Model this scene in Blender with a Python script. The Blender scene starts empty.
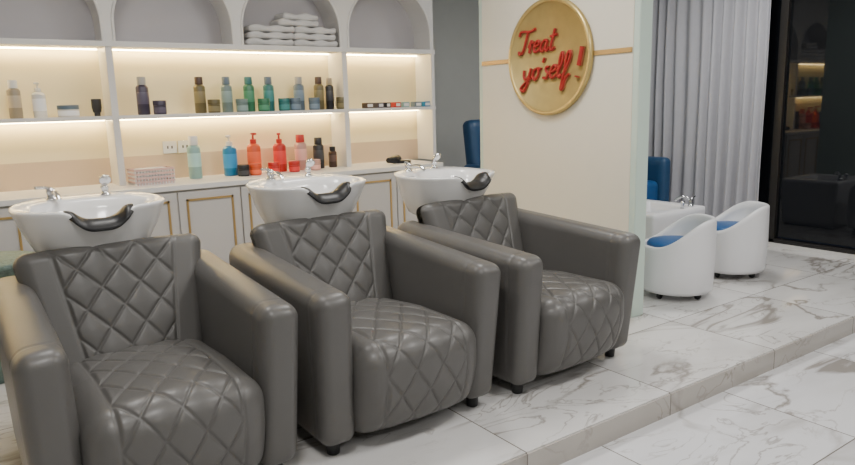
import bpy, bmesh, math, random
from mathutils import Vector, Matrix
random.seed(4)
D=bpy.data
COL=bpy.context.scene.collection
# ---------------------------------------------------------------- materials
def nt(name):
    m=D.materials.new(name); m.use_nodes=True
    t=m.node_tree; b=t.nodes['Principled BSDF']
    return m,t,b
def mat(name,col,rough=.5,metal=0,var=.04,nscale=8,bump=0,bscale=200,emit=None,es=0,coat=0,sheen=0,trans=0):
    m,t,b=nt(name)
    tc=t.nodes.new('ShaderNodeTexCoord'); n=t.nodes.new('ShaderNodeTexNoise')
    n.inputs['Scale'].default_value=nscale; n.inputs['Detail'].default_value=4
    t.links.new(tc.outputs['Object'],n.inputs['Vector'])
    mx=t.nodes.new('ShaderNodeMix'); mx.data_type='RGBA'
    mx.inputs['A'].default_value=(*[max(0,c*(1-var)) for c in col],1)
    mx.inputs['B'].default_value=(*[min(1,c*(1+var)) for c in col],1)
    t.links.new(n.outputs['Fac'],mx.inputs['Factor']); t.links.new(mx.outputs['Result'],b.inputs['Base Color'])
    b.inputs['Roughness'].default_value=rough; b.inputs['Metallic'].default_value=metal
    b.inputs['Coat Weight'].default_value=coat; b.inputs['Coat Roughness'].default_value=.2
    if trans: b.inputs['Transmission Weight'].default_value=trans
    if bump:
        n2=t.nodes.new('ShaderNodeTexNoise'); n2.inputs['Scale'].default_value=bscale; n2.inputs['Detail'].default_value=3
        t.links.new(tc.outputs['Object'],n2.inputs['Vector'])
        bp=t.nodes.new('ShaderNodeBump'); bp.inputs['Strength'].default_value=bump; bp.inputs['Distance'].default_value=.01
        t.links.new(n2.outputs['Fac'],bp.inputs['Height']); t.links.new(bp.outputs['Normal'],b.inputs['Normal'])
    if emit:
        b.inputs['Emission Color'].default_value=(*emit,1); b.inputs['Emission Strength'].default_value=es
    return m
def marble(name,tw,th,x0,y0,base=(.70,.69,.68),vs=.82):
    m,t,b=nt(name); N=t.nodes; L=t.links
    def math_(op,a,bv=None,clamp=False):
        n=N.new('ShaderNodeMath'); n.operation=op; n.use_clamp=clamp
        for i,v in enumerate((a,bv)):
            if v is None: continue
            if isinstance(v,(int,float)): n.inputs[i].default_value=v
            else: L.new(v,n.inputs[i])
        return n.outputs[0]
    tc=N.new('ShaderNodeTexCoord'); sp=N.new('ShaderNodeSeparateXYZ'); L.new(tc.outputs['Object'],sp.inputs[0])
    def tile(o,o0,s):
        q=math_('DIVIDE',math_('SUBTRACT',o,o0),s)
        fr=math_('FRACT',q); fl=math_('FLOOR',q)
        e=math_('MULTIPLY',math_('MINIMUM',fr,math_('SUBTRACT',1,fr)),s)
        return fl,e
    fx,ex=tile(sp.outputs[0],x0,tw); fy,ey=tile(sp.outputs[1],y0,th)
    g=math_('LESS_THAN',math_('MINIMUM',ex,ey),.003)
    cb=N.new('ShaderNodeCombineXYZ'); L.new(fx,cb.inputs[0]); L.new(fy,cb.inputs[1])
    wn=N.new('ShaderNodeTexWhiteNoise'); wn.noise_dimensions='3D'; L.new(cb.outputs[0],wn.inputs['Vector'])
    sc=N.new('ShaderNodeVectorMath'); sc.operation='SCALE'; L.new(wn.outputs['Color'],sc.inputs[0]); sc.inputs['Scale'].default_value=9
    ad=N.new('ShaderNodeVectorMath'); L.new(tc.outputs['Object'],ad.inputs[0]); L.new(sc.outputs[0],ad.inputs[1])
    mp=N.new('ShaderNodeMapping'); mp.inputs['Rotation'].default_value=(0,0,.7); mp.inputs['Scale'].default_value=(1,2.1,1)
    L.new(ad.outputs[0],mp.inputs[0])
    def noise(s,det,dist):
        n=N.new('ShaderNodeTexNoise'); n.inputs['Scale'].default_value=s; n.inputs['Detail'].default_value=det; n.inputs['Distortion'].default_value=dist
        L.new(mp.outputs[0],n.inputs['Vector']); return n.outputs['Fac']
    def rng(v,a,b_,c,d):
        n=N.new('ShaderNodeMapRange'); L.new(v,n.inputs[0])
        for i,k in enumerate((a,b_,c,d)): n.inputs[i+1].default_value=k
        return n.outputs[0]
    v1=rng(math_('ABSOLUTE',math_('SUBTRACT',noise(.85,7,1.0),.5)),0,.028,1,0)
    v1=math_('MULTIPLY',v1,rng(noise(1.1,2,0),.36,.56,0,1))
    v2=rng(math_('ABSOLUTE',math_('SUBTRACT',noise(2.2,6,1.6),.48)),0,.020,1,0)
    v2=math_('MULTIPLY',v2,rng(noise(1.6,2,.3),.44,.64,0,.75))
    cl=rng(noise(1.0,4,.5),.42,.72,0,.32)
    v=math_('ADD',math_('MAXIMUM',v1,v2),cl,True)
    mx=N.new('ShaderNodeMix'); mx.data_type='RGBA'; mx.inputs['A'].default_value=(*base,1); mx.inputs['B'].default_value=(.22,.19,.16,1)
    L.new(math_('MULTIPLY',v,vs),mx.inputs['Factor'])
    m2=N.new('ShaderNodeMix'); m2.data_type='RGBA'; L.new(g,m2.inputs['Factor']); L.new(mx.outputs['Result'],m2.inputs['A']); m2.inputs['B'].default_value=(.18,.16,.14,1)
    L.new(m2.outputs['Result'],b.inputs['Base Color']); b.inputs['Roughness'].default_value=.06
    return m
M={}
M['leather']=mat('grey_leather',(.100,.096,.091),.40,var=.10,nscale=3,bump=.08,bscale=260,coat=.08)
M['ceramic']=mat('white_ceramic',(.78,.775,.765),.10,var=.01,coat=.3)
M['black']=mat('black_rubber',(.010,.010,.011),.42)
M['chrome']=mat('chrome',(.75,.76,.78),.12,1,var=.02)
M['steel']=mat('dark_steel',(.12,.12,.13),.4,.8)
M['wallgrey']=mat('wall_grey_paint',(.52,.53,.51),.8,bump=.02)
M['cream']=mat('cream_wall_paint',(.77,.73,.62),.6,var=.02,bump=.02)
M['mint']=mat('mint_trim_paint',(.58,.70,.62),.45,var=.02)
M['white']=mat('white_lacquer',(.73,.715,.69),.4,var=.02)
M['shelfback']=mat('shelf_back_cream',(.78,.69,.46),.6,var=.02)
M['niche']=mat('niche_grey_lilac',(.52,.50,.52),.7,var=.03)
M['peach']=mat('peach_splash_tile',(.60,.47,.34),.35,var=.03)
M['door']=mat('cabinet_door_paint',(.54,.52,.50),.45,var=.02)
M['goldtrim']=mat('gold_trim',(.55,.37,.15),.35,.5,var=.05)
M['gold']=mat('brushed_gold',(.48,.36,.13),.55,.3,var=.16,nscale=14)
M['goldrim']=mat('gold_rim',(.62,.48,.20),.3,.7)
M['red']=mat('red_acrylic',(.38,.018,.014),.5)
M['signwhite']=mat('pale_edge_acrylic',(.40,.13,.07),.4)
M['ceil']=mat('ceiling_paint',(.65,.65,.64),.9)
M['curtain']=mat('curtain_fabric',(.46,.46,.50),.9,var=.06,nscale=20,bump=.1,bscale=400)
M['glassdark']=mat('night_window_glass',(.006,.007,.009),.03,var=.3,nscale=2)
M['frame']=mat('dark_window_frame',(.02,.018,.017),.35)
M['tub']=mat('white_moulded_plastic',(.80,.80,.82),.3,var=.01)
M['blue']=mat('blue_vinyl',(.012,.09,.27),.4,var=.15)
M['navy']=mat('navy_vinyl',(.02,.07,.16),.4,var=.15)
M['towel']=mat('white_terry',(.68,.67,.66),.95,bump=.5,bscale=300)
M['pinkplastic']=mat('pink_plastic',(.66,.44,.40),.4)
M['wicker']=mat('green_wicker',(.13,.19,.17),.7,var=.6,nscale=60,bump=.5,bscale=90)
M['led']=mat('led_strip',(1,.8,.45),.5,emit=(1.0,.76,.38),es=54)
M['panel']=mat('light_panel_diffuser',(1,1,1),.5,emit=(1,.98,.95),es=3)
M['floor1']=marble('marble_platform_tiles',.94,.94,1.79,1.62,(.71,.70,.69))
M['floor2']=marble('marble_floor_tiles',.94,.94,1.30,1.25,(.69,.69,.71))
M['riser']=marble('marble_riser_tiles',.94,5.0,1.79,-1.0,(.47,.44,.40))
# ---------------------------------------------------------------- helpers
def new_obj(name,me,parent=None,loc=(0,0,0),rot=(0,0,0),mats=()):
    o=D.objects.new(name,me); COL.objects.link(o)
    for m in mats: me.materials.append(m)
    o.location=loc; o.rotation_euler=rot
    if parent: o.parent=parent
    return o
def empty(name,loc=(0,0,0),rz=0):
    o=D.objects.new(name,None); COL.objects.link(o); o.location=loc; o.rotation_euler=(0,0,rz); o.empty_display_size=.1
    return o
def mesh_from(name,v,f,smooth=True,mi=None):
    me=D.meshes.new(name); me.from_pydata([tuple(p) for p in v],[],f); me.update()
    bm=bmesh.new(); bm.from_mesh(me); bmesh.ops.recalc_face_normals(bm,faces=bm.faces); bm.to_mesh(me); bm.free()
    if smooth: me.polygons.foreach_set('use_smooth',[True]*len(me.polygons))
    if mi: me.polygons.foreach_set('material_index',mi)
    return me
def rbox_data(s,r,n,fn=None):
    idx={};V=[];Nn=[];F=[]
    def vid(i,j,k):
        key=(i,j,k)
        if key in idx: return idx[key]
        p=Vector(((i/n[0]-.5)*s[0],(j/n[1]-.5)*s[1],(k/n[2]-.5)*s[2]))
        inn=Vector([max(-(s[a]/2-r),min(s[a]/2-r,p[a])) for a in range(3)])
        d=p-inn; nn=d.normalized(); q=inn+nn*r
        if fn: q=fn(q,nn)
        idx[key]=len(V); V.append(q); return idx[key]
    for a in range(3):
        b,c=(a+1)%3,(a+2)%3
        for side in (0,n[a]):
            for i in range(n[b]):
                for j in range(n[c]):
                    q=[]
                    for di,dj in ((0,0),(1,0),(1,1),(0,1)):
                        t=[0,0,0]; t[a]=side; t[b]=i+di; t[c]=j+dj; q.append(vid(*t))
                    F.append(q)
    return V,F
def rbox(name,s,r,n,mats,fn=None,parent=None,loc=(0,0,0),rot=(0,0,0)):
    V,F=rbox_data(s,r,n,fn); return new_obj(name,mesh_from(name,V,F),parent,loc,rot,mats)
def box(name,lo,hi,m,parent=None,bev=0,loc=(0,0,0),rot=(0,0,0)):
    bm=bmesh.new(); bmesh.ops.create_cube(bm,size=1)
    for v in bm.verts: v.co=Vector([(lo[a]+hi[a])/2+v.co[a]*(hi[a]-lo[a]) for a in range(3)])
    if bev: bmesh.ops.bevel(bm,geom=bm.edges[:],offset=bev,segments=2,affect='EDGES')
    me=D.meshes.new(name); bm.to_mesh(me); bm.free()
    return new_obj(name,me,parent,loc,rot,[m])
def boxes(name,lst,mats,parent=None,bev=0,rz=0,loc=(0,0,0)):
    """one mesh out of many boxes: (lo,hi,matindex)"""
    bm=bmesh.new()
    for lo,hi,mi in lst:
        b2=bmesh.new(); bmesh.ops.create_cube(b2,size=1)
        for v in b2.verts: v.co=Vector([(lo[a]+hi[a])/2+v.co[a]*(hi[a]-lo[a]) for a in range(3)])
        if bev: bmesh.ops.bevel(b2,geom=b2.edges[:],offset=bev,segments=1,affect='EDGES')
        for f in b2.faces: f.material_index=mi
        tmp=D.meshes.new('t'); b2.to_mesh(tmp); b2.free(); bm.from_mesh(tmp); D.meshes.remove(tmp)
    me=D.meshes.new(name); bm.to_mesh(me); bm.free()
    return new_obj(name,me,parent,loc,(0,0,rz),mats=mats)
def lathe_data(prof,seg=28,sx=1,sy=1):
    V=[];F=[];mi=[]
    for r,z,*_ in prof:
        for i in range(seg):
            a=2*math.pi*i/seg; V.append((r*sx*math.cos(a),r*sy*math.sin(a),z))
    for k in range(len(prof)-1):
        for i in range(seg):
            j=(i+1)%seg; F.append([k*seg+i,k*seg+j,(k+1)*seg+j,(k+1)*seg+i]); mi.append(prof[k+1][2] if len(prof[k+1])>2 else 0)
    F.append(list(range(seg))[::-1]); mi.append(0)
    F.append([(len(prof)-1)*seg+i for i in range(seg)]); mi.append(mi[-2])
    return V,F,mi
def lathe(name,prof,mats,parent=None,loc=(0,0,0),rot=(0,0,0),seg=28,sx=1,sy=1):
    V,F,mi=lathe_data(prof,seg,sx,sy); me=mesh_from(name,V,F,True,mi)
    return new_obj(name,me,parent,loc,rot,mats)
def sharp(o,deg=35):
    me=o.data
    bm=bmesh.new(); bm.from_mesh(me)
    for e in bm.edges:
        if len(e.link_faces)==2 and e.calc_face_angle(0)>math.radians(deg): e.smooth=False
    bm.to_mesh(me); bm.free()
def tube(name,pts,r,m,parent=None,loc=(0,0,0),rot=(0,0,0),closed=False,flat=1):
    cu=D.curves.new(name,'CURVE'); cu.dimensions='3D'; cu.bevel_depth=r; cu.bevel_resolution=3; cu.use_fill_caps=True; cu.resolution_u=8
    sp=cu.splines.new('NURBS'); sp.points.add(len(pts)-1)
    for p,q in zip(sp.points,pts): p.co=(*q,1)
    sp.order_u=min(3,len(pts)); sp.use_endpoint_u=True; sp.use_cyclic_u=closed
    cu.materials.append(m)
    o=D.objects.new(name,cu); COL.objects.link(o); o.location=loc; o.rotation_euler=rot
    if parent: o.parent=parent
    return o
# ---------------------------------------------------------------- room shell
XW=6.32; YB=6.0; ZC=2.8; YE=1.9; ZL=-.115
box('floor',(-2.6,-2.6,ZL-.1),(XW+.1,YE+.0,ZL),M['floor2'])
box('floor_platform',(-2.6,YE,ZL-.1),(XW+.1,YB+.1,0),M['floor1'])
box('trim_step_riser',(-2.6,YE-.008,ZL),(XW,YE,-.006),M['riser'])
box('ceiling',(-2.6,-2.6,ZC),(XW+.1,YB+.1,ZC+.1),M['ceil'])
box('wall_back',(3.66,YB,0),(XW+.1,YB+.1,ZC),M['wallgrey'])
box('wall_back_shelf',(-2.6,5.32,0),(3.66,5.42,ZC),M['wallgrey'])
box('wall_return',(3.60,5.42,0),(3.66,YB+.1,ZC),M['wallgrey'])
box('wall_left',(-2.7,-2.6,ZL),(-2.6,5.42,ZC),M['wallgrey'])
box('wall_front',(-2.6,-2.7,ZL),(XW+.1,-2.6,ZC),M['wallgrey'])
# window wall (night glazing)
wl=[]; 
wl.append(((XW,-2.6,.09),(XW+.02,YB,ZC),0))
for y in (-2.5,-1.3,-.1,1.1,2.25,3.36,4.5,5.6):
    wl.append(((XW-.04,y-.035,ZL if y<YE else 0),(XW+.04,y+.035,ZC),1))
wl.append(((XW-.04,YE,0),(XW+.04,YB,.07),1)); wl.append(((XW-.04,-2.6,ZL),(XW+.04,YE,.07),1)); wl.append(((XW-.04,-2.6,ZC-.08),(XW+.04,YB,ZC),1))
boxes('window_1',wl,[M['glassdark'],M['frame']])
box('baseboard_right',(XW-.075,YE,0),(XW-.042,3.4,.035),M['white'])
# partition wall with sign
PX=3.53
wp=empty('wall_partition')
box('partition_core',(PX,2.76,0),(PX+.115,4.28,ZC),M['mint'],wp,.004)
box('partition_face',(PX-.006,2.805,.0),(PX+.01,4.235,ZC-.02),M['cream'],wp,.002)
boxes('trim_1',[((PX-.014,3.86,1.675),(PX-.006,4.23,1.705),0),((PX-.014,2.81,1.675),(PX-.006,3.14,1.705),0)],[M['goldtrim']])
# sign
sg=empty('round_wall_sign',(PX-.012,3.5,1.69))
lathe('disc',[(.388,0),(.394,.006),(.394,.026),(.388,.034,1),(.371,.034,1),(.365,.028,1),(.363,.016,0),(.001,.016,0)],[M['gold'],M['goldrim']],sg,rot=(0,-math.pi/2,0),seg=96)
def stroke(pts,sc,ox,oy,th,nm,rot=.06,wx=1.0):
    P=[]
    for x,y in pts:
        x=x+.16*y; X=x*sc*wx; Y=y*sc
        u=ox+X*math.cos(rot)-Y*math.sin(rot); v=oy+X*math.sin(rot)+Y*math.cos(rot)
        P.append((u,v))
    Q=[]
    n=len(P)
    for i in range(n-1):
        p0=P[max(i-1,0)];p1=P[i];p2=P[i+1];p3=P[min(i+2,n-1)]
        for k in range(6):
            t=k/6
            Q.append(tuple(.5*((2*p1[a])+(-p0[a]+p2[a])*t+(2*p0[a]-5*p1[a]+4*p2[a]-p3[a])*t*t+(-p0[a]+3*p1[a]-3*p2[a]+p3[a])*t**3) for a in (0,1)))
    Q.append(P[-1])
    tube(nm+'_edge',[(-.022,-u,v) for u,v in Q],th+.002,M['signwhite'],sg)
    tube(nm,[(-.032,-u,v) for u,v in Q],th,M['red'],sg)
e_=[(2.0,.5),(2.5,.65),(2.55,.95),(2.25,1.0),(2.0,.5),(2.1,.05),(2.5,.1),(2.8,.4)]
treat=[[(0,1.7),(.2,2.1),(1.3,2.0),(1.9,2.2)],[(1.05,2.05),(.85,1),(.6,.15),(.2,0),(.1,.3)],
 [(1.3,.5),(1.55,1.1),(1.65,.9),(1.95,.95)],[(1.6,.95),(1.45,.0)],e_,
 [(3.5,.9),(3.2,1.0),(2.85,.6),(2.9,.05),(3.2,.1),(3.55,.95)],[(3.55,.95),(3.4,.2),(3.6,0),(3.85,.3)],
 [(4.3,1.9),(4.0,.3),(4.15,0),(4.45,.2)],[(3.85,1.25),(4.6,1.35)]]
yo=[[(0,.9),(.05,.3),(.3,.1),(.6,.4),(.75,1.0)],[(.75,1.0),(.5,-.3),(.15,-.9),(-.2,-.7),(.1,-.3),(.9,.2)],
 [(1.5,.95),(1.15,.8),(1.05,.3),(1.3,0),(1.6,.3),(1.65,.8),(1.5,.95),(1.9,.85)],[(2.15,1.75),(2.02,1.4)],
 [(2.75,.95),(2.45,.95),(2.45,.65),(2.7,.4),(2.55,.05),(2.2,.1)],[(x+.95,y) for x,y in e_],
 [(3.7,.3),(4.10,1.3),(4.05,1.95),(3.85,1.8),(3.75,.5),(3.9,0),(4.15,.2)],
 [(4.3,.2),(4.8,1.4),(4.78,2.0),(4.5,1.8),(4.4,.5),(4.2,-.9),(4.4,-.9),(4.55,-.2),(4.9,.2)]]
for i,s in enumerate(treat): stroke(s,.072,-.29,.035,.0088,'letter_a%d'%i,.03,1.12)
for i,s in enumerate(yo): stroke(s,.080,-.235,-.15,.0090,'letter_b%d'%i,.03,1.12)
stroke([(0,2.0),(-.05,1.4),(-.12,.8)],.098,.295,-.15,.016,'letter_c0',.03)
stroke([(-.18,.12),(-.19,.06)],.098,.295,-.15,.017,'letter_c1',.03)
# ---------------------------------------------------------------- shelf unit
XL=-2.59; XR=3.66; YF=5.05; YK=5.30
bnd=[XR-.01-.88*i for i in range(8)]
bnd=[b for b in bnd if b>XL+.1]
sh=empty('display_shelf_unit')
pb=[]
W,SB,NI,PE=0,1,2,3
pb.append(((XL,YK,.9),(XR,YK+.02,1.85),SB))
pb.append(((XL,YK,1.85),(XR,YK+.02,ZC-.01),NI))
pb.append(((XL,YK-.006,.9),(XR,YK,1.08),PE))
pb.append(((XL,YF-.006,1.345),(XR,YK-.001,1.372),W))
pb.append(((XL,YF-.01,1.822),(XR,YK-.001,1.858),W))
for i,b in enumerate(bnd):
    if i in (0,1,3,5,7): pb.append(((b-.028,YF,.90),(b+.005 if i==0 else b+.016,YK-.002,1.825),W))
boxes('carcass',pb,[M['white'],M['shelfback'],M['niche'],M['peach']],sh)
ld=[]
db=[b for i,b in enumerate(bnd) if i in (0,1,3,5,7)]+[XL-.02]
for a,b in zip(db[1:],db[:-1]):
    for z in (1.815,1.338): ld.append(((a+.03,YK-.05,z),(b-.04,YK-.03,z+.006),0))
boxes('led_strips',ld,[M['led']],sh)
def arch_bay(x0,x1,zs,z0,z1,yf,yb,pil=.035,seg=28):
    V=[];F=[]
    cx=(x0+x1)/2; R=(x1-x0)/2-pil
    arc=[(cx-R,z0)]+[(cx-R*math.cos(math.pi*i/seg),zs+R*math.sin(math.pi*i/seg)) for i in range(seg+1)]+[(cx+R,z0)]
    out=[(x0,z0)]+[(x0 if i<seg*.25 else (x1 if i>seg*.75 else cx-(x1-x0)/2*math.cos(math.pi*(i/seg-.25)*2)) , (zs+R*math.sin(math.pi*i/seg) if i<seg*.25 or i>seg*.75 else z1)) for i in range(seg+1)]+[(x1,z0)]
    n=len(arc)
    for p in arc: V.append((p[0],yf,p[1]))
    for p in out: V.append((p[0],yf,p[1]))
    for p in arc: V.append((p[0],yb,p[1]))
    for i in range(n-1):
        F.append([i,i+1,n+i+1,n+i]); F.append([i,i+1,2*n+i+1,2*n+i])
    return V,F,arc
for i in range(len(bnd)-1):
    V,F,arc=arch_bay(bnd[i+1],bnd[i],1.97,1.858,ZC-.01,YF,YK)
    new_obj('arch_%d'%i,mesh_from('arch',V,F,False),sh,mats=[M['white']])
    tube('arch_trim_%d'%i,[(p[0],YF-.002,p[1]) for p in arc],.010,M['white'],sh)
# base cabinet
cb=empty('base_cabinet')
YC=4.78; XC=3.50
cl=[((XL,YC,.08),(XC,5.31,.865),0),((XL,YC+.05,0),(XC,5.31,.08),3),((XL,YC-.03,.865),(XC+.01,5.315,.90),1)]
boxes('carcass',cl,[M['door'],M['white'],M['goldtrim'],M['frame']],cb,.002)
dl=[]; w=.44; x=XC-.02
while x-w>XL:
    a,b=x-w+.006,x-.006
    dl.append(((a,YC-.018,.10),(b,YC,.85),0))
    g=.05; t=.014
    for lo,hi in (((a+g,.15),(b-g,.15+t)),((a+g,.80-t),(b-g,.80)),((a+g,.15),(a+g+t,.80)),((b-g-t,.15),(b-g,.80))):
        dl.append(((lo[0],YC-.026,lo[1]),(hi[0],YC-.017,hi[1]),1))
    x-=w
boxes('doors',dl,[M['door'],M['goldtrim']],cb)
for x in (1.40,1.51):
    s=empty('wall_socket',(x,YK-.008,1.13))
    box('plate',(-.05,-.006,-.045),(.05,.002,.045),M['ceramic'],s,.002)
    boxes('holes',[((-.02,-.008,-.01),(-.01,-.005,.01),0),((.01,-.008,-.01),(.02,-.008+.003,.01),0)],[M['black']],s)
# ---------------------------------------------------------------- products
def cm(n,c,r=.35): 
    if n not in M: M[n]=mat(n,c,r,var=.03)
    return M[n]
def bottle(x,y,z,h,r,body,cap,kind='bottle',label=None):
    B=cm('plastic_%s'%body[0],body[1]); C=cm('plastic_%s'%cap[0],cap[1]); Lb=cm('label_%s'%(label[0] if label else body[0]),label[1] if label else tuple(min(1,c*1.6+.03) for c in body[1]))
    if kind=='bottle':
        p=[(r*.92,0),(r,.006,0),(r,h*.28,0),(r*1.01,h*.285,2),(r*1.01,h*.6,2),(r,h*.605,0),(r,h*.72,0),(r*.8,h*.77,0),(r*.62,h*.785,0),(r*.72,h*.79,1),(r*.70,h*.985,1),(r*.64,h,1)]
        o=lathe('shampoo_bottle',p,[B,C,Lb],loc=(x,y,z)); sharp(o)
    elif kind=='jar':
        p=[(r*.93,0),(r,.006,0),(r,h*.12,0),(r*1.01,h*.14,2),(r*1.01,h*.5,2),(r,h*.52,0),(r,h*.62,0),(r*.9,h*.63,1),(r*1.03,h*.64,1),(r*1.03,h*.96,1),(r*.98,h,1)]
        o=lathe('cosmetic_jar',p,[B,C,Lb],loc=(x,y,z)); sharp(o)
    elif kind=='tube':
        o=lathe('cream_tube',[(r*.6,0,1),(r*.62,h*.2,1),(r*.8,h*.22,0),(r,h*.5,0),(r*1.0,h*.98,0),(r*.96,h,0)],[B,C,Lb],loc=(x,y,z),sy=.6); sharp(o)
    else:
        root=empty('pump_bottle',(x,y,z),random.uniform(-.6,.6))
        hb=h*.76
        p=[(r*.92,0),(r,.006,0),(r,hb*.25,0),(r*1.01,hb*.26,2),(r*1.01,hb*.7,2),(r,hb*.71,0),(r,hb*.84,0),(r*.75,hb*.92,0),(r*.42,hb*.95,0),(r*.46,hb*.955,1),(r*.46,hb*1.08,1),(r*.16,hb*1.09,1),(r*.14,h*.94,1)]
        o=lathe('body',p,[B,C,Lb],root); sharp(o)
        V,F=rbox_data((r*.6,r*1.5,h*.055),h*.02,(4,6,4)); 
        new_obj('nozzle',mesh_from('nozzle',V,F),root,loc=(0,-r*.45,h*.955),mats=[C])
w_=('white',(.75,.74,.70)); be=('beige',(.32,.27,.19)); dk=('charcoal',(.022,.022,.025)); pu=('plum',(.055,.045,.075)); ol=('olive',(.14,.115,.05)); te=('teal',(.03,.17,.165)); gr=('green',(.045,.19,.10)); tg=('tealgrey',(.17,.24,.23)); bl=('skyblue',(.01,.19,.40)); orr=('orange',(.68,.09,.025)); rd=('red',(.50,.025,.02)); pk=('blush',(.55,.30,.25)); sv=('silver',(.35,.35,.34)); br=('brown',(.06,.03,.02)); pt=('paleteal',(.25,.42,.40)); gb=('greyblue',(.12,.17,.22))
ZM=1.372; s=1.073; Y1=5.13
for x,h,r,b,c,k in ((.407,.23,.036,be,w_,'bottle'),(.534,.22,.037,w_,w_,'pump'),(.687,.075,.06,w_,gb,'jar'),(.85,.11,.03,dk,dk,'tube'),
    (1.132,.25,.039,pu,sv,'bottle'),(1.503,.25,.038,ol,br,'bottle'),(1.691,.25,.038,tg,gb,'bottle'),(1.852,.25,.038,gr,te,'bottle'),(2.0,.25,.038,te,gb,'bottle'),(2.237,.25,.039,gb,sv,'bottle'),(2.40,.25,.036,ol,br,'bottle'),(2.49,.24,.031,dk,be,'bottle')):
    bottle(x*s,Y1+.03,ZM,h*1.04,r*1.07,b,c,k)
for x,b in ((1.19,pu),(1.548,ol),(1.745,tg),(1.905,gr),(2.06,te),(2.146,gb),(2.30,gb),(2.53,ol)):
    bottle(x*s+.03,Y1-.035,ZM,.096,.043,b,b,'jar')
for x,c,w in ((2.80,br,.07),(2.90,pu,.06),(2.97,dk,.05),(3.06,rd,.06),(3.14,pt,.07),(3.26,gb,.07),(3.35,bl,.07)):
    m=cm('plastic_'+c[0],c[1])
    boxes('cosmetic_box',[((x*s-w/2,Y1-.05,ZM),(x*s+w/2,Y1+.03,ZM+.045),0),((x*s-w/2+.01,Y1-.052,ZM+.01),(x*s+w/2-.01,Y1-.049,ZM+.035),1)],[m,M['ceramic']],None,.003)
c=1.056; Y2=5.14; ZK=.90
for x,h,r,b,cp,k in ((1.447,.31,.047,pt,w_,'bottle'),(1.70,.31,.052,bl,w_,'pump'),(1.88,.32,.052,orr,rd,'pump'),(2.08,.31,.050,rd,rd,'pump'),(2.25,.28,.048,pk,rd,'bottle'),(2.40,.25,.044,dk,dk,'bottle'),(2.52,.17,.034,br,dk,'bottle')):
    bottle(x*c,Y2,ZK,h,r,b,cp,k)
for x,b in ((1.75,dk),(1.84,orr),(1.98,rd),(2.14,rd),(2.31,pk)): bottle(x*c,Y2-.12,ZK,.085,.042,b,b,'jar')
# small pink open-weave basket (rectangular)
pbk=empty('pink_storage_basket',(1.19,5.03,ZK),.08)
L_=[((-.13,-.075,0),(.13,.075,.008),0)]
for k in range(4):
    z=.014+.027*k; 
    for lo,hi in (((-.13,-.08,z),(.13,-.072,z+.014)),((-.13,.072,z),(.13,.08,z+.014)),((-.136,-.08,z),(-.128,.08,z+.014)),((.128,-.08,z),(.136,.08,z+.014))): L_.append((lo,hi,0))
for i in range(14):
    x=-.13+.26*i/13
    L_.append(((x-.004,-.079,0),(x+.004,-.073,.105),1)); L_.append(((x-.004,.073,0),(x+.004,.079,.105),1))
for i in range(8):
    y=-.076+.152*i/7
    L_.append(((-.135,y-.004,0),(-.129,y+.004,.105),1)); L_.append(((.129,y-.004,0),(.135,y+.004,.105),1))
boxes('weave',L_,[M['pinkplastic'],M['ceramic']],pbk)
rbox('contents',(.22,.12,.07),.02,(10,8,5),[M['towel']],None,pbk,(0,0,.075))
# hair dryer lying on counter
hd=empty('hair_dryer',(3.17,5.0,ZK+.035),.5)
lathe('barrel',[(.018,-.10),(.022,-.098),(.026,-.04),(.034,0),(.035,.07),(.028,.09),(.01,.094)],[M['black']],hd,rot=(0,math.pi/2,0))
tube('handle',[(.03,0,-.02),(.05,-.06,-.02),(.055,-.13,-.02)],.014,M['black'],hd)
# towels
tw=empty('folded_towel_stack',(2.34,5.15,1.858))
def tfn(q,n):
    q.z+=.004*math.sin(q.x*40)*(.5+n.z); q.y+=.004*math.sin(q.x*23+q.z*80); return q
for i,(xo,zo,wd) in enumerate(((-.19,0,.38),(-.18,.05,.37),(-.17,.10,.37),(.19,0,.38),(.18,.05,.37),(.19,.10,.36),(.05,.15,.34),(.07,.195,.30))):
    rbox('towel_%d'%i,(wd,.19,.048),.022,(20,12,6),[M['towel']],tfn,tw,(xo,0,zo+.025))
# ---------------------------------------------------------------- shampoo chairs
def quilt(x,s,half,pw=.118,pl=.15,dep=.009):
    if abs(x)>half: 
        return -.006*math.exp(-((abs(x)-half)/.006)**2)
    g=math.sqrt((1/pw)**2+(1/pl)**2)
    a=(x/pw+s/pl); b=(x/pw-s/pl)
    da=abs(a-round(a))/g; db=abs(b-round(b))/g
    d=min(da,db)
    puff=(abs(math.sin(math.pi*a))*abs(math.sin(math.pi*b)))**.6
    ed=min(1,(half-abs(x))/.012)
    return (.0055*puff-.0055*math.exp(-(d/.0044)**2))*ed-.006*(1-ed)
def seat_fn(q,n):
    hx=.30
    cr=max(0,1-(q.x/hx)**2)
    w=max(0,n.z if n.z>0 else 0)+max(0,-n.y)
    s_=(q.z)+(q.y)
    if w>.3: q=q+n*quilt(q.x,s_,.200,.1334,.20)*min(1,(w-.3)*2)
    if n.z>.0: q.z+=.026*cr*n.z - .035*max(0,q.y/.33)*n.z
    if n.y<0: q.y+=.030*cr*n.y
    if q.y<0:
        h=(q.z+.2)/.4
        q.y+= .085*(max(0,.62-h)/.62)**1.6
    return q
def back_fn(q,n):
    h=(q.z+.27)/.54
    if n.y<-.3: q=q+n*quilt(q.x,q.z,.20-.02*(1-h),.1334,.17)*min(1,(-n.y-.3)*2)
    if n.y<0: q.y+=.02*(1-(q.x/.3)**2)*n.y
    if q.y>0: q.y-=.05*h
    q.x*=.93+.28*h
    if n.z>0: q.z+=.006*(1-(q.x/.34)**2)
    return q
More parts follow.
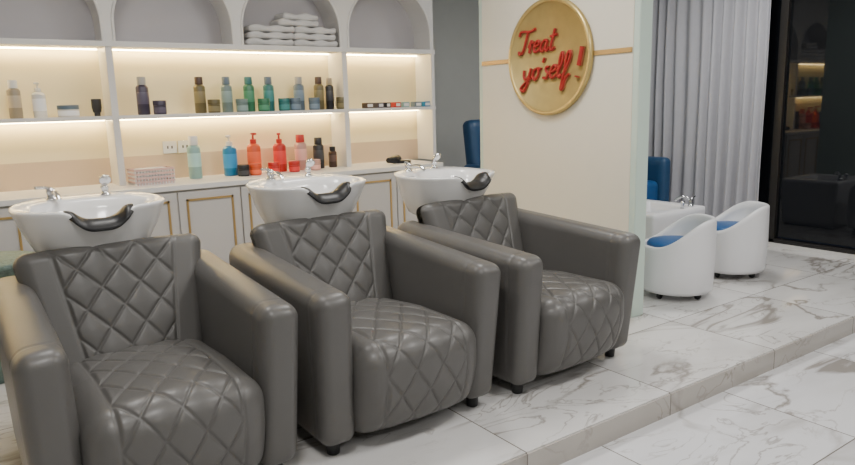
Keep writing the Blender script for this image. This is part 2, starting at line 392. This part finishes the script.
def arm_fn(side):
    def f(q,n):
        h=(q.z+.315)/.63; d=(q.y+.47)/.94
        # padded belly on the side faces and the front pad
        if abs(n.x)>.5: q.x+=n.x*.007*math.sin(math.pi*min(1,max(0,h)))*math.sin(math.pi*min(1,max(0,d)))
        if n.y<-.3: q.y+=n.y*.010*(1-(q.x/.08)**2)
        if q.z>0: q.z+=(.060*d)*(q.z/.315)
        q.y+= -.060*h*(1-d)+.0
        q.x+= side*.020*h
        if q.z>0 and n.z>0: q.z+=.012*(1-(q.x/.09)**2)
        for c0 in (-.40,):
            q-= n*.0028*math.exp(-((q.y-c0+.03*h)/.005)**2)
        return q
    return f
def basin_mesh():
    seg=96; V=[];F=[]
    rings=[(.10,.09,.03,-.232,0),(.185,.155,.03,-.230,0),(.208,.175,.028,-.215,0),(.238,.200,.02,-.16,.1),(.266,.226,.008,-.10,.4),(.286,.246,.0,-.045,.8),(.296,.256,0,-.018,1),(.302,.262,0,-.006,1),(.301,.261,0,.002,1),(.290,.250,0,.005,1),
           (.262,.205,-.018,-.001,1),(.235,.172,-.040,-.006,1),(.228,.165,-.043,-.012,1),(.215,.152,-.045,-.045,.8),(.19,.13,-.04,-.10,.35),(.14,.095,-.03,-.135,.1),(.06,.045,-.02,-.145,0),(.022,.02,-.02,-.147,0)]
    for a,b,cy,z,k in rings:
        for i in range(seg):
            t=2*math.pi*i/seg; c_,s_=math.cos(t),math.sin(t)
            e=2/2.35
            x=a*math.copysign(abs(c_)**e,c_); y=cy+b*math.copysign(abs(s_)**e,s_)
            notch=math.exp(-(x/.10)**4)*(1 if s_<0 else 0)
            dz=-.062*k*notch
            zz=z+dz
            if z>-.06 and s_>0: zz+=.012*s_*k
            V.append((x,y+.018*k*notch,zz))
    n=len(rings)
    for r in range(n-1):
        for i in range(seg):
            j=(i+1)%seg; F.append([r*seg+i,r*seg+j,(r+1)*seg+j,(r+1)*seg+i])
    F.append(list(range(seg))); F.append([(n-1)*seg+i for i in range(seg)])
    return mesh_from('basin',V,F)
seatV=rbox_data((.605,.78,.40),.085,(150,180,100),seat_fn); seatM=mesh_from('seat',*seatV); seatM.materials.append(M['leather'])
backV=rbox_data((.62,.17,.54),.05,(150,24,140),back_fn); backM=mesh_from('backrest',*backV); backM.materials.append(M['leather'])
armM={}
for sd in (-1,1):
    a=mesh_from('arm',*rbox_data((.154,.94,.63),.048,(28,120,80),arm_fn(sd))); a.materials.append(M['leather']); armM[sd]=a
basM=basin_mesh(); basM.materials.append(M['ceramic'])
def shampoo_chair(loc,rz,boff,bz,brot=0):
    r=empty('shampoo_chair',loc,rz)
    new_obj('seat',seatM,r,(0,.295,.255))
    new_obj('backrest',backM,r,(0,.755,.585),(-math.radians(20),0,0))
    for sd,nm in ((-1,'left'),(1,'right')):
        new_obj('arm_'+nm,armM[sd],r,(sd*.362,.465,.372))
    box('base_frame',(-.33,.08,.055),(.33,.86,.30),M['black'],r,.01)
    for i,(x,y) in enumerate(((-.365,.07),(.365,.07),(-.365,.86),(.365,.86))):
        lathe('foot_%d'%i,[(.022,0),(.026,.003),(.030,.055),(.030,.085)],[M['black']],r,(x,y,0),seg=20)
    b=D.objects.new('basin_assembly',None); COL.objects.link(b); b.parent=r; b.location=(boff[0],boff[1],bz); b.rotation_euler=(0,0,brot)
    new_obj('basin',basM,b)
    lathe('stand',[(.17,-bz,0),(.17,-bz+.02,0),(.07,-bz+.05,0),(.055,-bz+.1,0),(.055,-.32,0),(.10,-.25,0),(.12,-.22,0)],[M['steel']],b,(0,.07,0),seg=36)
    pts=[]
    for i in range(25):
        x=-.13+.26*i/24; nn=math.exp(-(x/.10)**4)
        y=-.260*(1-(abs(x)/.302)**2.35)**(1/2.35)+.018*nn
        pts.append((x,y,-.062*nn+.004))
    V=[];F=[];ns=14
    for i,p in enumerate(pts):
        tp=min(1,math.sin(math.pi*(i+.6)/26)*2.2)
        for k in range(ns):
            a=2*math.pi*k/ns
            V.append((p[0],p[1]+.030+.058*tp*math.cos(a),p[2]+.020*tp*math.sin(a)-(.022 if math.cos(a)<0 else -.004)*math.cos(a)**2))
    for i in range(24):
        for k in range(ns):
            j=(k+1)%ns; F.append([i*ns+k,i*ns+j,(i+1)*ns+j,(i+1)*ns+k])
    F.append(list(range(ns))); F.append([24*ns+k for k in range(ns)])
    new_obj('neck_rest',mesh_from('neck_rest',V,F),b,mats=[M['black']])
    lathe('drain',[(.024,-.147),(.024,-.142),(.012,-.141),(.004,-.143)],[M['chrome']],b,(0,-.02,0))
    lathe('tap_base',[(.026,0),(.026,.006),(.019,.01),(.018,.03),(.021,.035),(.020,.048),(.008,.054)],[M['chrome']],b,(-.12,.185,.010))
    tube('tap_spout',[(-.12,.18,.035),(-.115,.13,.05),(-.11,.08,.045),(-.108,.055,.02)],.011,M['chrome'],b)
    tube('tap_lever',[(-.12,.185,.06),(-.145,.17,.07),(-.185,.14,.072)],.007,M['chrome'],b)
    lathe('shower_holder',[(.024,0),(.024,.006),(.015,.01),(.014,.03),(.018,.034),(.018,.044)],[M['chrome']],b,(.10,.19,.010))
    tube('shower_handle',[(.10,.19,.05),(.10,.187,.075),(.10,.165,.09)],.013,M['chrome'],b)
    lathe('shower_head',[(.010,0),(.024,.012),(.026,.022),(.022,.026)],[M['chrome']],b,(.10,.175,.093),(math.radians(120),0,0))
    return r
shampoo_chair((.550,2.31,0),0,(-.045,.95),1.012)
shampoo_chair((1.532,2.31,0),0,(0,.95),1.016)
shampoo_chair((2.530,2.31,0),math.radians(3.5),(-.05,.96),.992,math.radians(5))
# ---------------------------------------------------------------- pedicure area
def scoop_chair(x,y,rz):
    r=empty('pedicure_stool_chair',(x,y,0),rz)
    seg=72; V=[];F=[]
    def hgt(t):
        s_=math.sin(t); k=.5+.5*s_
        k=max(0,min(1,(k-.10)/.80)); k=k*k*(3-2*k)
        return .375+.19*k
    rings=[(.222,.055,0),(.236,.05,0),(.246,.075,0),(.254,.5,1),(.250,.93,1),(.248,.985,1),(.239,1.0,1),(.220,1.0,1),(.210,.985,1),(.208,.9,1)]
    for rr,z,k in rings:
        for i in range(seg):
            t=2*math.pi*i/seg
            zz=z if k==0 else z*hgt(t)
            V.append((rr*math.cos(t),rr*math.sin(t)*1.02,zz))
    for i in range(seg):
        t=2*math.pi*i/seg; V.append((.205*math.cos(t),.205*math.sin(t),.30))
    n=len(rings)+1
    for q in range(n-1):
        for i in range(seg):
            j=(i+1)%seg; F.append([q*seg+i,q*seg+j,(q+1)*seg+j,(q+1)*seg+i])
    F.append(list(range(seg))); F.append([(n-1)*seg+i for i in range(seg)])
    new_obj('shell',mesh_from('shell',V,F),r,mats=[M['tub']])
    lathe('cushion',[(.15,.30),(.200,.305),(.206,.33),(.204,.380),(.190,.396),(.12,.404),(.001,.406)],[M['blue']],r,seg=48)
    for i in range(4):
        a=math.pi/4+i*math.pi/2
        lathe('caster_%d'%i,[(.008,-.011),(.024,-.010),(.026,-.004),(.026,.004),(.024,.010),(.008,.011)],[M['black']],r,(.18*math.cos(a),.18*math.sin(a),.026),(math.pi/2,0,a),seg=24)
        lathe('caster_stem_%d'%i,[(.012,0),(.012,.03)],[M['steel']],r,(.18*math.cos(a),.18*math.sin(a),.035),seg=12)
fa=math.atan2(.70,-.72)
rzf=fa+math.pi/2
scoop_chair(4.21,2.92,rzf); scoop_chair(5.04,3.00,rzf)
# foot basin
fb=empty('pedicure_foot_basin',(4.83,3.62,0))
def fbf(q,n):
    h=(q.z+.25)/.50; k=.90+.10*h; q.x*=k; q.y*=k
    if n.z>.9 and abs(q.x)<.24 and abs(q.y)<.19:
        e=min(1,(.24-abs(q.x))/.03,(.19-abs(q.y))/.03); q.z-=.16*e
    return q
rbox('tub',(.70,.60,.50),.025,(56,48,14),[M['tub']],fbf,fb,(0,0,.25))
lathe('tap_base',[(.022,0),(.022,.02),(.015,.025),(.015,.06)],[M['chrome']],fb,(.20,-.245,.498))
tube('tap_spout',[(.20,-.245,.55),(.18,-.22,.59),(.14,-.17,.58),(.12,-.15,.55)],.009,M['chrome'],fb)
tube('tap_lever',[(.20,-.245,.555),(.225,-.245,.58),(.26,-.245,.585)],.006,M['chrome'],fb)
lathe('sprayer',[(.014,0),(.014,.03),(.02,.05),(.02,.065)],[M['chrome']],fb,(.08,-.25,.498))
# blue pedicure armchairs on plinths
def ped_chair(x,y,rz=0):
    r=empty('pedicure_armchair',(x,y,0),rz)
    rbox('plinth',(.70,.80,.22),.02,(8,8,4),[M['tub']],None,r,(0,0,.11))
    rbox('seat',(.50,.66,.40),.06,(16,18,12),[M['blue']],None,r,(0,-.03,.40))
    rbox('back',(.56,.16,.75),.06,(16,8,18),[M['navy']],None,r,(0,.36,.86),(-math.radians(8),0,0))
    for sd in (-1,1): rbox('arm_%s'%('left' if sd<0 else 'right'),(.13,.76,.60),.05,(8,18,14),[M['navy']],None,r,(sd*.31,-.02,.52))
ped_chair(4.44,4.86); ped_chair(5.50,4.56)
# curtain
V=[];F=[]; ny=520; nz=14; Y0=3.43
for i in range(ny+1):
    y=Y0+2.53*i/ny
    ph=y*2*math.pi/.115+1.1*math.sin(y*5.3)+.7*math.sin(y*11)
    am=.036+.014*math.sin(y*7.1)
    for k in range(nz+1):
        z=.025+2.70*k/nz; f=1-.25*(k/nz)
        V.append((XW-.13+am*f*math.sin(ph+.25*math.sin(z*1.7+y*3)),y+.004*math.sin(z*3+y*9),z))
for i in range(ny):
    for k in range(nz):
        a=i*(nz+1)+k; F.append([a,a+1,a+nz+2,a+nz+1])
cu=empty('curtain')
new_obj('drape',mesh_from('drape',V,F),cu,mats=[M['curtain']])
box('rail',(XW-.16,3.3,2.725),(XW-.10,YB-.01,ZC),M['white'],cu)
# green hamper
hm=empty('wicker_hamper',(.15,4.30,0))
lathe('body',[(.17,0),(.18,.01)]+[(.19+.004*(i%2)+.002*i,.03+.04*i) for i in range(15)]+[(.235,.61),(.24,.63),(.225,.64),(.15,.655),(.001,.658)],[M['wicker']],hm,seg=40)
# ---------------------------------------------------------------- lights
def panel(x,y,w=.6,p=30,col=(1,.975,.94)):
    r=empty('ceiling_light_panel',(x,y,ZC))
    boxes('frame',[((-w/2-.02,-w/2-.02,-.02),(w/2+.02,w/2+.02,-.001),0),((-w/2,-w/2,-.024),(w/2,w/2,-.019),1)],[M['white'],M['panel']],r)
    l=D.lights.new('panel_light','AREA'); l.size=w; l.energy=p; l.color=col
    o=D.objects.new('panel_light',l); COL.objects.link(o); o.parent=r; o.location=(0,0,-.03)
for x,y,p in ((.3,1.0,33),(2.6,.9,33),(4.9,.9,30),(.6,3.3,23),(2.4,3.2,25),(5.0,3.3,29),(.5,-1.3,25),(3.6,-1.3,25)): panel(x,y,.5,p)
wd=D.worlds.new('World'); bpy.context.scene.world=wd; wd.use_nodes=True
wd.node_tree.nodes['Background'].inputs[0].default_value=(.02,.025,.04,1); wd.node_tree.nodes['Background'].inputs[1].default_value=.3
# ---------------------------------------------------------------- camera
cam=D.cameras.new('camera'); co=D.objects.new('camera',cam); COL.objects.link(co)
yaw=math.radians(55); p=math.radians(10.6); rho=math.radians(1.5)
Fh=Vector((math.cos(yaw),math.sin(yaw),0)); R0=Vector((math.sin(yaw),-math.cos(yaw),0))
Fv=Fh*math.cos(p)+Vector((0,0,-math.sin(p))); U0=R0.cross(Fv)
R=R0*math.cos(rho)-U0*math.sin(rho); U=R0*math.sin(rho)+U0*math.cos(rho)
m=Matrix((( R.x,U.x,-Fv.x,0),(R.y,U.y,-Fv.y,0),(R.z,U.z,-Fv.z,1.4),(0,0,0,1)))
co.matrix_world=m
cam.sensor_width=36; cam.lens=690/855*36; cam.clip_start=.05
bpy.context.scene.camera=co
